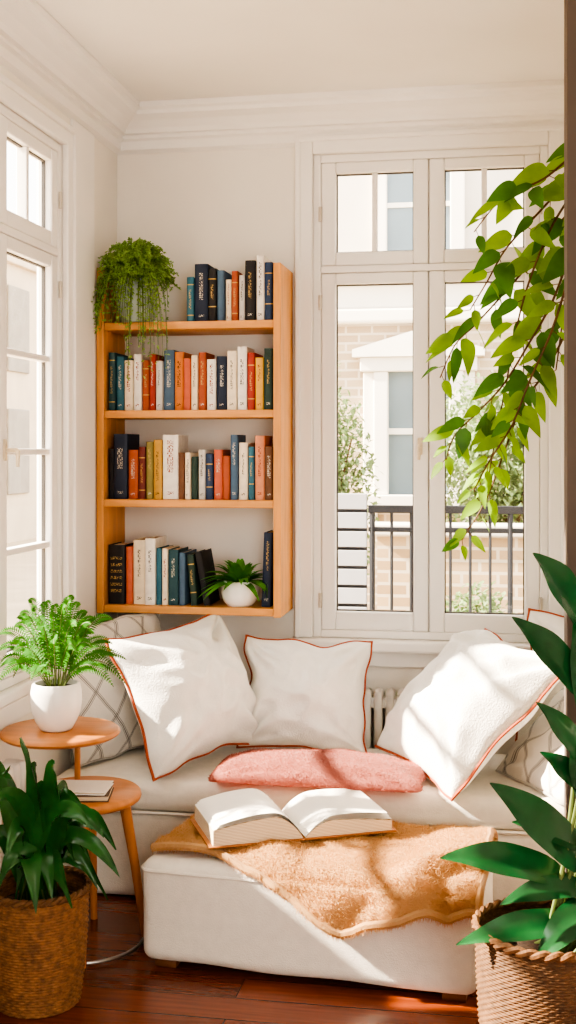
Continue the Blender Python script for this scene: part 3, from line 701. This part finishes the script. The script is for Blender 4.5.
# ------------------------------------------------------------------ trailing plant on bookcase
px_, py_, pz_ = -1.44, 4.66, 2.0865
tp = empty('trailing_plant', (px_, py_, pz_), 'bushy trailing plant in a grey pot at the left of the top shelf', 'potted plant')
bm = BM(); lathe(bm, [(0, 0), (.06, 0), (.068, .006), (.082, .09), (.088, .165), (.088, .18), (.079, .18), (.076, .155), (0, .153)], 36); link('pot', bm, GREYPOT, tp)
bm = BM(); lathe(bm, [(0, .165), (.077, .162)], 24); link('soil', bm, SOIL, tp)
bm = BM(); bs = BM(); rnd = random.Random(21)
for k in range(420):
    a = rnd.uniform(0, 2*PI); thin = False
    if k < 340:      # the rounded mound: tips spread over a dome above and around the rim
        el = math.asin(rnd.uniform(-.25, 1)); R1 = rnd.uniform(.13, .17)
        p2 = Vector((R1*1.02*math.cos(a)*math.cos(el), R1*.95*math.sin(a)*math.cos(el)-.02, .175+R1*.95*math.sin(el)))
        p1 = Vector((p2.x*.55, p2.y*.55, max(p2.z, .2)+.05))
    else:            # a few thin trails over the front edge
        a = rnd.uniform(-PI+.25, -.25); rr = rnd.uniform(.12, .2); thin = True
        hang = rnd.uniform(.08, .22) if math.cos(a) < 0 else rnd.uniform(.10, .40)
        p1 = Vector((rr*.9*math.cos(a), rr*.9*math.sin(a), .26)); p2 = Vector((rr*1.05*math.cos(a), rr*math.sin(a)-.02, .17-hang))
    p0 = Vector((.045*math.cos(a), .045*math.sin(a), .165))
    p2.x = min(max(p2.x, XL+.02-px_), .165); p2.y = min(p2.y, YB-.03-py_)
    if p2.z < .06: p2.y = min(p2.y, BYF-py_-.035-rnd.uniform(0, .03))
    pts = bez(p0, p1, p2, 16); tube(bs, pts[::2], .0011, 3)
    for i in range(4, 17):
        for s in range(2 if thin else 3):
            d = Vector((rnd.gauss(0, 1), rnd.gauss(-.3, 1), rnd.gauss(.1, .7))); leaf(bm, pts[i], d, rnd.uniform(.009, .017), .008, .3, .2, 2, up=Vector((rnd.gauss(0, .4), -1, .6)))
for b in (bm, bs):
    for v in b.verts:
        v.co.x = max(v.co.x, XL+.012-px_); v.co.y = min(v.co.y, YB-.01-py_)
link('foliage', bm, LEAFT, tp); link('stem', bs, STEM, tp)
# ------------------------------------------------------------------ rosette on bottom shelf
rp = empty('potted_plant', (lerpx(236), 4.645, .9645), 'small leafy rosette in a round white pot on the bottom shelf', 'potted plant')
bm = BM(); lathe(bm, [(0, 0), (.048, 0), (.066, .02), (.076, .052), (.073, .082), (.064, .098), (.058, .098), (.06, .08), (0, .08)], 36); link('pot', bm, CERAM, rp)
bm = BM(); lathe(bm, [(0, .09), (.06, .086)], 20); link('soil', bm, SOIL, rp)
bm = BM(); rnd = random.Random(5)
for k in range(70):
    a = k*2.4; el = R(rnd.uniform(5, 78)); d = Vector((math.cos(a)*math.cos(el), math.sin(a)*math.cos(el)*.7-.15, math.sin(el)))
    leaf(bm, (.02*math.cos(a), .02*math.sin(a), .09), d, rnd.uniform(.13, .18), .034, .45, .3, 7, 'lance')
for v in bm.verts: v.co.x = min(v.co.x, .118)
link('foliage', bm, LEAFS, rp)
# ------------------------------------------------------------------ baskets
def basket(parent, r0, r1, h, m, nth=64, nrow=34, amp=.005):
    bm = BM(); seg = nth*5; R_ = nrow*4; prev = None
    for j in range(R_+1):
        z = h*j/R_; t = j/R_; rr = r0+(r1-r0)*math.sin(t*PI*.5)**.8
        row = math.floor(j/4)
        ring = []
        for k in range(seg):
            th = 2*PI*k/seg
            bulge = abs(math.sin(PI*j/4))
            w = amp*bulge*(.5+.5*math.cos(th*nth/2+PI*row))+.0016*bulge
            ring.append(bm.verts.new(((rr+w)*math.cos(th), (rr+w)*math.sin(th), z)))
        if prev:
            for k in range(seg): bm.faces.new((prev[k], prev[(k+1) % seg], ring[(k+1) % seg], ring[k]))
        prev = ring
    link('wicker_body', bm, m, parent, True, 0)
    bm = BM()
    for s in (0, 1):
        tube(bm, [((r1+.003+.004*math.cos(a*18+PI*s))*math.cos(a), (r1+.003+.004*math.cos(a*18+PI*s))*math.sin(a), h+.004+.005*math.sin(a*18+PI*s)) for a in [2*PI*i/240 for i in range(240)]], .0075, 6, True)
    link('rim', bm, WICK2, parent)
    bm = BM(); lathe(bm, [(0, h-.05), (r1-.006, h-.055)], 30); link('soil', bm, SOIL, parent)
    bm = BM(); lathe(bm, [(0, .002), (r0, .002)], 30); link('basket_base', bm, WICK2, parent)
def blade(bm, pts, W, shape=.8, wave=.0, fold=.3, sref=Vector((.2, -.6, .8))):
    n = len(pts)-1; prev = None
    for i, p in enumerate(pts):
        t = i/n; tg = (pts[min(i+1, n)]-pts[max(i-1, 0)]).normalized(); sd = tg.cross(sref)
        sd = sd.normalized() if sd.length > 1e-3 else Vector((1, 0, 0)); nn = sd.cross(tg)
        w = W/2*max(.02, math.sin(PI*min(1, t**shape*.97+.03))**.8)
        wv = wave*math.sin(t*13)
        row = [bm.verts.new(p+sd*w+nn*(w*fold+wv)), bm.verts.new(p+sd*w*.5+nn*w*fold*.6), bm.verts.new(p), bm.verts.new(p-sd*w*.5+nn*w*fold*.6), bm.verts.new(p-sd*w+nn*(w*fold-wv))]
        if prev:
            for q in range(4): bm.faces.new((prev[q], prev[q+1], row[q+1], row[q]))
        prev = row
lb = empty('basket_plant', (-1.305, 3.27, 0), 'dark strappy-leaved plant in a wicker basket at the lower left', 'potted plant')
basket(lb, .115, .14, .325, WICK, 60, 40, .0045)
bm = BM(); bs = BM(); rnd = random.Random(8)
tips = [(20, 738, 0), (54, 764, .1), (2, 775, .3), (120, 878, 1), (72, 908, 1), (74, 818, .6), (116, 850, .9), (-14, 810, .6), (68, 794, .4), (98, 890, 1), (28, 880, 1), (6, 860, .9), (14, 912, 1), (52, 900, 1), (-20, 870, 1), (108, 900, 1), (-15, 765, .3), (36, 766, .1), (92, 830, .7), (22, 825, .6), (36, 914, 1), (-5, 900, 1), (60, 880, 1), (90, 860, .9), (8, 800, .5), (46, 790, .3), (74, 862, 1), (104, 838, .8), (82, 806, .5)]
for k, (tx, ty, low) in enumerate(tips):
    tip = atD(tx, ty, 3.36+rnd.uniform(-.16, .10))-lb.location
    tip.x = max(tip.x, XL+.06+1.305)
    base = Vector((rnd.uniform(-.05, .05), rnd.uniform(-.05, .05), .28))
    v = tip-base
    mid = base+Vector((v.x*.45, v.y*.45, max(v.z*.8, 0)+.07+.19*low)); pts = bez(base, mid, tip, 18)
    blade(bm, pts, rnd.uniform(.052, .078), .85, .006, .3, Vector((rnd.uniform(-.6, .6), -.8, .6)))
    tube(bs, [base-Vector((0, 0, .03)), base, pts[2]], .004, 5)
for v in bm.verts: v.co.x = max(v.co.x, XL+.03+1.305)
link('foliage', bm, LEAFD, lb); link('stem', bs, STEM, lb)
rb = empty('basket_plant', (.115, 2.96, 0), 'broad dark-leaved plant in a wicker basket at the lower right', 'potted plant')
basket(rb, .14, .17, .425, WICKD, 84, 64, .004)
bm = BM(); bs = BM(); rnd = random.Random(18)
big = [((588, 632), (533, 553), .095), ((590, 700), (512, 617), .085), ((592, 770), (536, 702), .06), ((592, 800), (540, 752), .06), ((590, 872), (490, 783), .10), ((568, 880), (440, 858), .085), ((592, 925), (456, 945), .075), ((590, 890), (500, 905), .06),
       ((588, 850), (512, 822), .06), ((600, 900), (535, 965), .08), ((600, 760), (575, 610), .09), ((605, 700), (660, 600), .1), ((605, 800), (690, 740), .1), ((605, 880), (700, 860), .1), ((600, 650), (640, 540), .09), ((595, 820), (572, 735), .08), ((598, 935), (640, 985), .08)]
for k, (b0, t0, W) in enumerate(big):
    D = 2.86+rnd.uniform(-.08, .06)
    bp_ = atD(b0[0], b0[1], 2.90)-rb.location; tip = atD(t0[0], t0[1], D)-rb.location
    v = tip-bp_; bow = .05 if t0[1] > 840 else .03
    blade(bm, bez(bp_, bp_+v*.5+Vector((0, -.03, bow)), tip, 16), W, .8, .004, .28, Vector((rnd.uniform(-.3, .3), -.75, .65)))
    root = Vector((rnd.uniform(-.03, .06), rnd.uniform(-.04, .04), .37))
    tube(bs, bez(root, root.lerp(bp_, .6)+Vector((.03, 0, .02)), bp_+(tip-bp_)*.1, 8), .0055, 7)
link('foliage', bm, LEAFB, rb); link('stem', bs, STEM, rb)
# ------------------------------------------------------------------ hanging vine
HX, HY = .49, 4.2
hp = empty('hanging_plant', (HX, HY, 2.50), 'bright green leafy vine hanging in front of the back window', 'potted plant')
bm = BM(); lathe(bm, [(0, 0), (.07, 0), (.09, .03), (.105, .1), (.11, .15), (.102, .15), (.098, .12), (0, .115)], 32); link('pot', bm, CERAM, hp)
bm = BM(); lathe(bm, [(0, .13), (.1, .127)], 20); link('soil', bm, SOIL, hp)
bm = BM()
for a in (30, 150, 270): rod(bm, (.106*math.cos(R(a)), .106*math.sin(R(a)), .15), (0, 0, .46), .0025, seg=5)
rod(bm, (0, 0, .46), (0, 0, .4995), .004, seg=6); link('cord', bm, mat('jute', (170, 140, 100), .9), hp)
bm = BM(); bd = BM(); bs = BM(); rnd = random.Random(41)
stems = [[(640, 160), (600, 140), (570, 158), (545, 178), (520, 190), (496, 205), (474, 232)],
         [(640, 160), (600, 170), (570, 210), (545, 245), (520, 275), (498, 300), (475, 325), (455, 345), (440, 378)],
         [(640, 160), (600, 185), (575, 240), (553, 300), (528, 345), (503, 385), (478, 412), (455, 435), (446, 460)],
         [(640, 160), (605, 200), (582, 270), (566, 330), (545, 372), (522, 405), (505, 450), (486, 500), (462, 540)],
         [(640, 160), (605, 150), (575, 190), (550, 230), (528, 285), (515, 335), (506, 385), (497, 430), (488, 480)],
         [(640, 160), (605, 180), (580, 230), (568, 280), (562, 325), (556, 370)],
         [(640, 160), (600, 150), (560, 190), (530, 222), (505, 250), (488, 280), (470, 310)],
         [(640, 160), (605, 190), (575, 260), (552, 330), (530, 380), (512, 425), (490, 460), (474, 490)]]
for si, st in enumerate(stems):
    Y0 = 4.2+(-.12, .05, -.05, .1, -.02, .14, .0, -.1)[si]
    raw = []
    for i, (x, y) in enumerate(st):
        p = atY(x, y, HY+(Y0-HY)*min(1, i/3))-hp.location; raw.append(p)
    raw[0] = Vector((-.02, 0, .14))
    pts = smoothpoly(raw, 7); n = len(pts)
    tube(bs, pts, [.0058-.0036*i/n for i in range(n)], 6)
    i = 9; s = 1
    while i < n:
        p = pts[i]; tg = (pts[min(i+1, n-1)]-pts[max(i-2, 0)]).normalized()
        t = i/n; s = -s
        zrel = max(0, min(1, (p.z+.9)/1.0))       # 1 at the top of the plant, 0 low down
        sd = Vector((cY*s, sY*s, 0))
        d = (tg*rnd.uniform(.2, .7)+sd*rnd.uniform(.4, 1.0)+Vector((rnd.uniform(-.4, .1), rnd.uniform(-.4, .25), rnd.uniform(-.45, .25)))).normalized()
        L = rnd.uniform(.06, .11)+.045*zrel*rnd.uniform(.2, 1.2) if i < n-6 else rnd.uniform(.05, .075)
        q = p+d*.022; tube(bs, [p, q], .0014, 4)
        leaf(bd if rnd.random() < .15+.3*zrel else bm, q, d, L, L*rnd.uniform(.46, .60), rnd.uniform(.1, .35), rnd.uniform(.1, .35), 9, 'heart', Vector((rnd.uniform(-.5, .5), -1, rnd.uniform(.2, 1.1))), rnd.uniform(-.9, .9))
        i += rnd.choice((2, 2, 3, 3)) if zrel > .45 else rnd.choice((1, 2, 2))
link('foliage', bm, LEAFV, hp); link('foliage', bd, LEAFV2, hp); link('stem', bs, BARK, hp)
# ------------------------------------------------------------------ light, world, camera
w = bpy.data.worlds.new('world'); S.world = w; w.use_nodes = True
bg = w.node_tree.nodes['Background']; bg.inputs['Color'].default_value = (1.0, .966, .92, 1); bg.inputs['Strength'].default_value = 2.4
sl = bpy.data.lights.new('sun', 'SUN'); sl.energy = 17; sl.angle = R(1.4); sl.color = (1, .87, .70)
so = bpy.data.objects.new('sun', sl); COL.objects.link(so)
so.rotation_euler = Vector((1, .15, -.70)).to_track_quat('-Z', 'Y').to_euler(); so.location = (-6, 2, 6)
al = bpy.data.lights.new('fill_light', 'AREA'); al.shape = 'RECTANGLE'; al.size = 1.2; al.size_y = 2.4; al.energy = 18; al.color = (1, .945, .88)  # soft fill added behind the camera, not a lamp in the room
ao = bpy.data.objects.new('fill_light', al); COL.objects.link(ao); ao.location = (1.05, -1.0, 1.9); ao.rotation_euler = (R(84), 0, R(18))
cam = bpy.data.cameras.new('camera'); co = bpy.data.objects.new('camera', cam); COL.objects.link(co)
co.location = (0, 0, CH); co.rotation_euler = (R(90), 0, YAW)
cam.sensor_width = 36; cam.lens = FPX/1024*36; cam.shift_y = -(512-HOR)/1024; cam.clip_start = .05
S.camera = co
S.view_settings.view_transform = 'AgX'; S.view_settings.look = 'AgX - High Contrast'; S.view_settings.exposure = .88
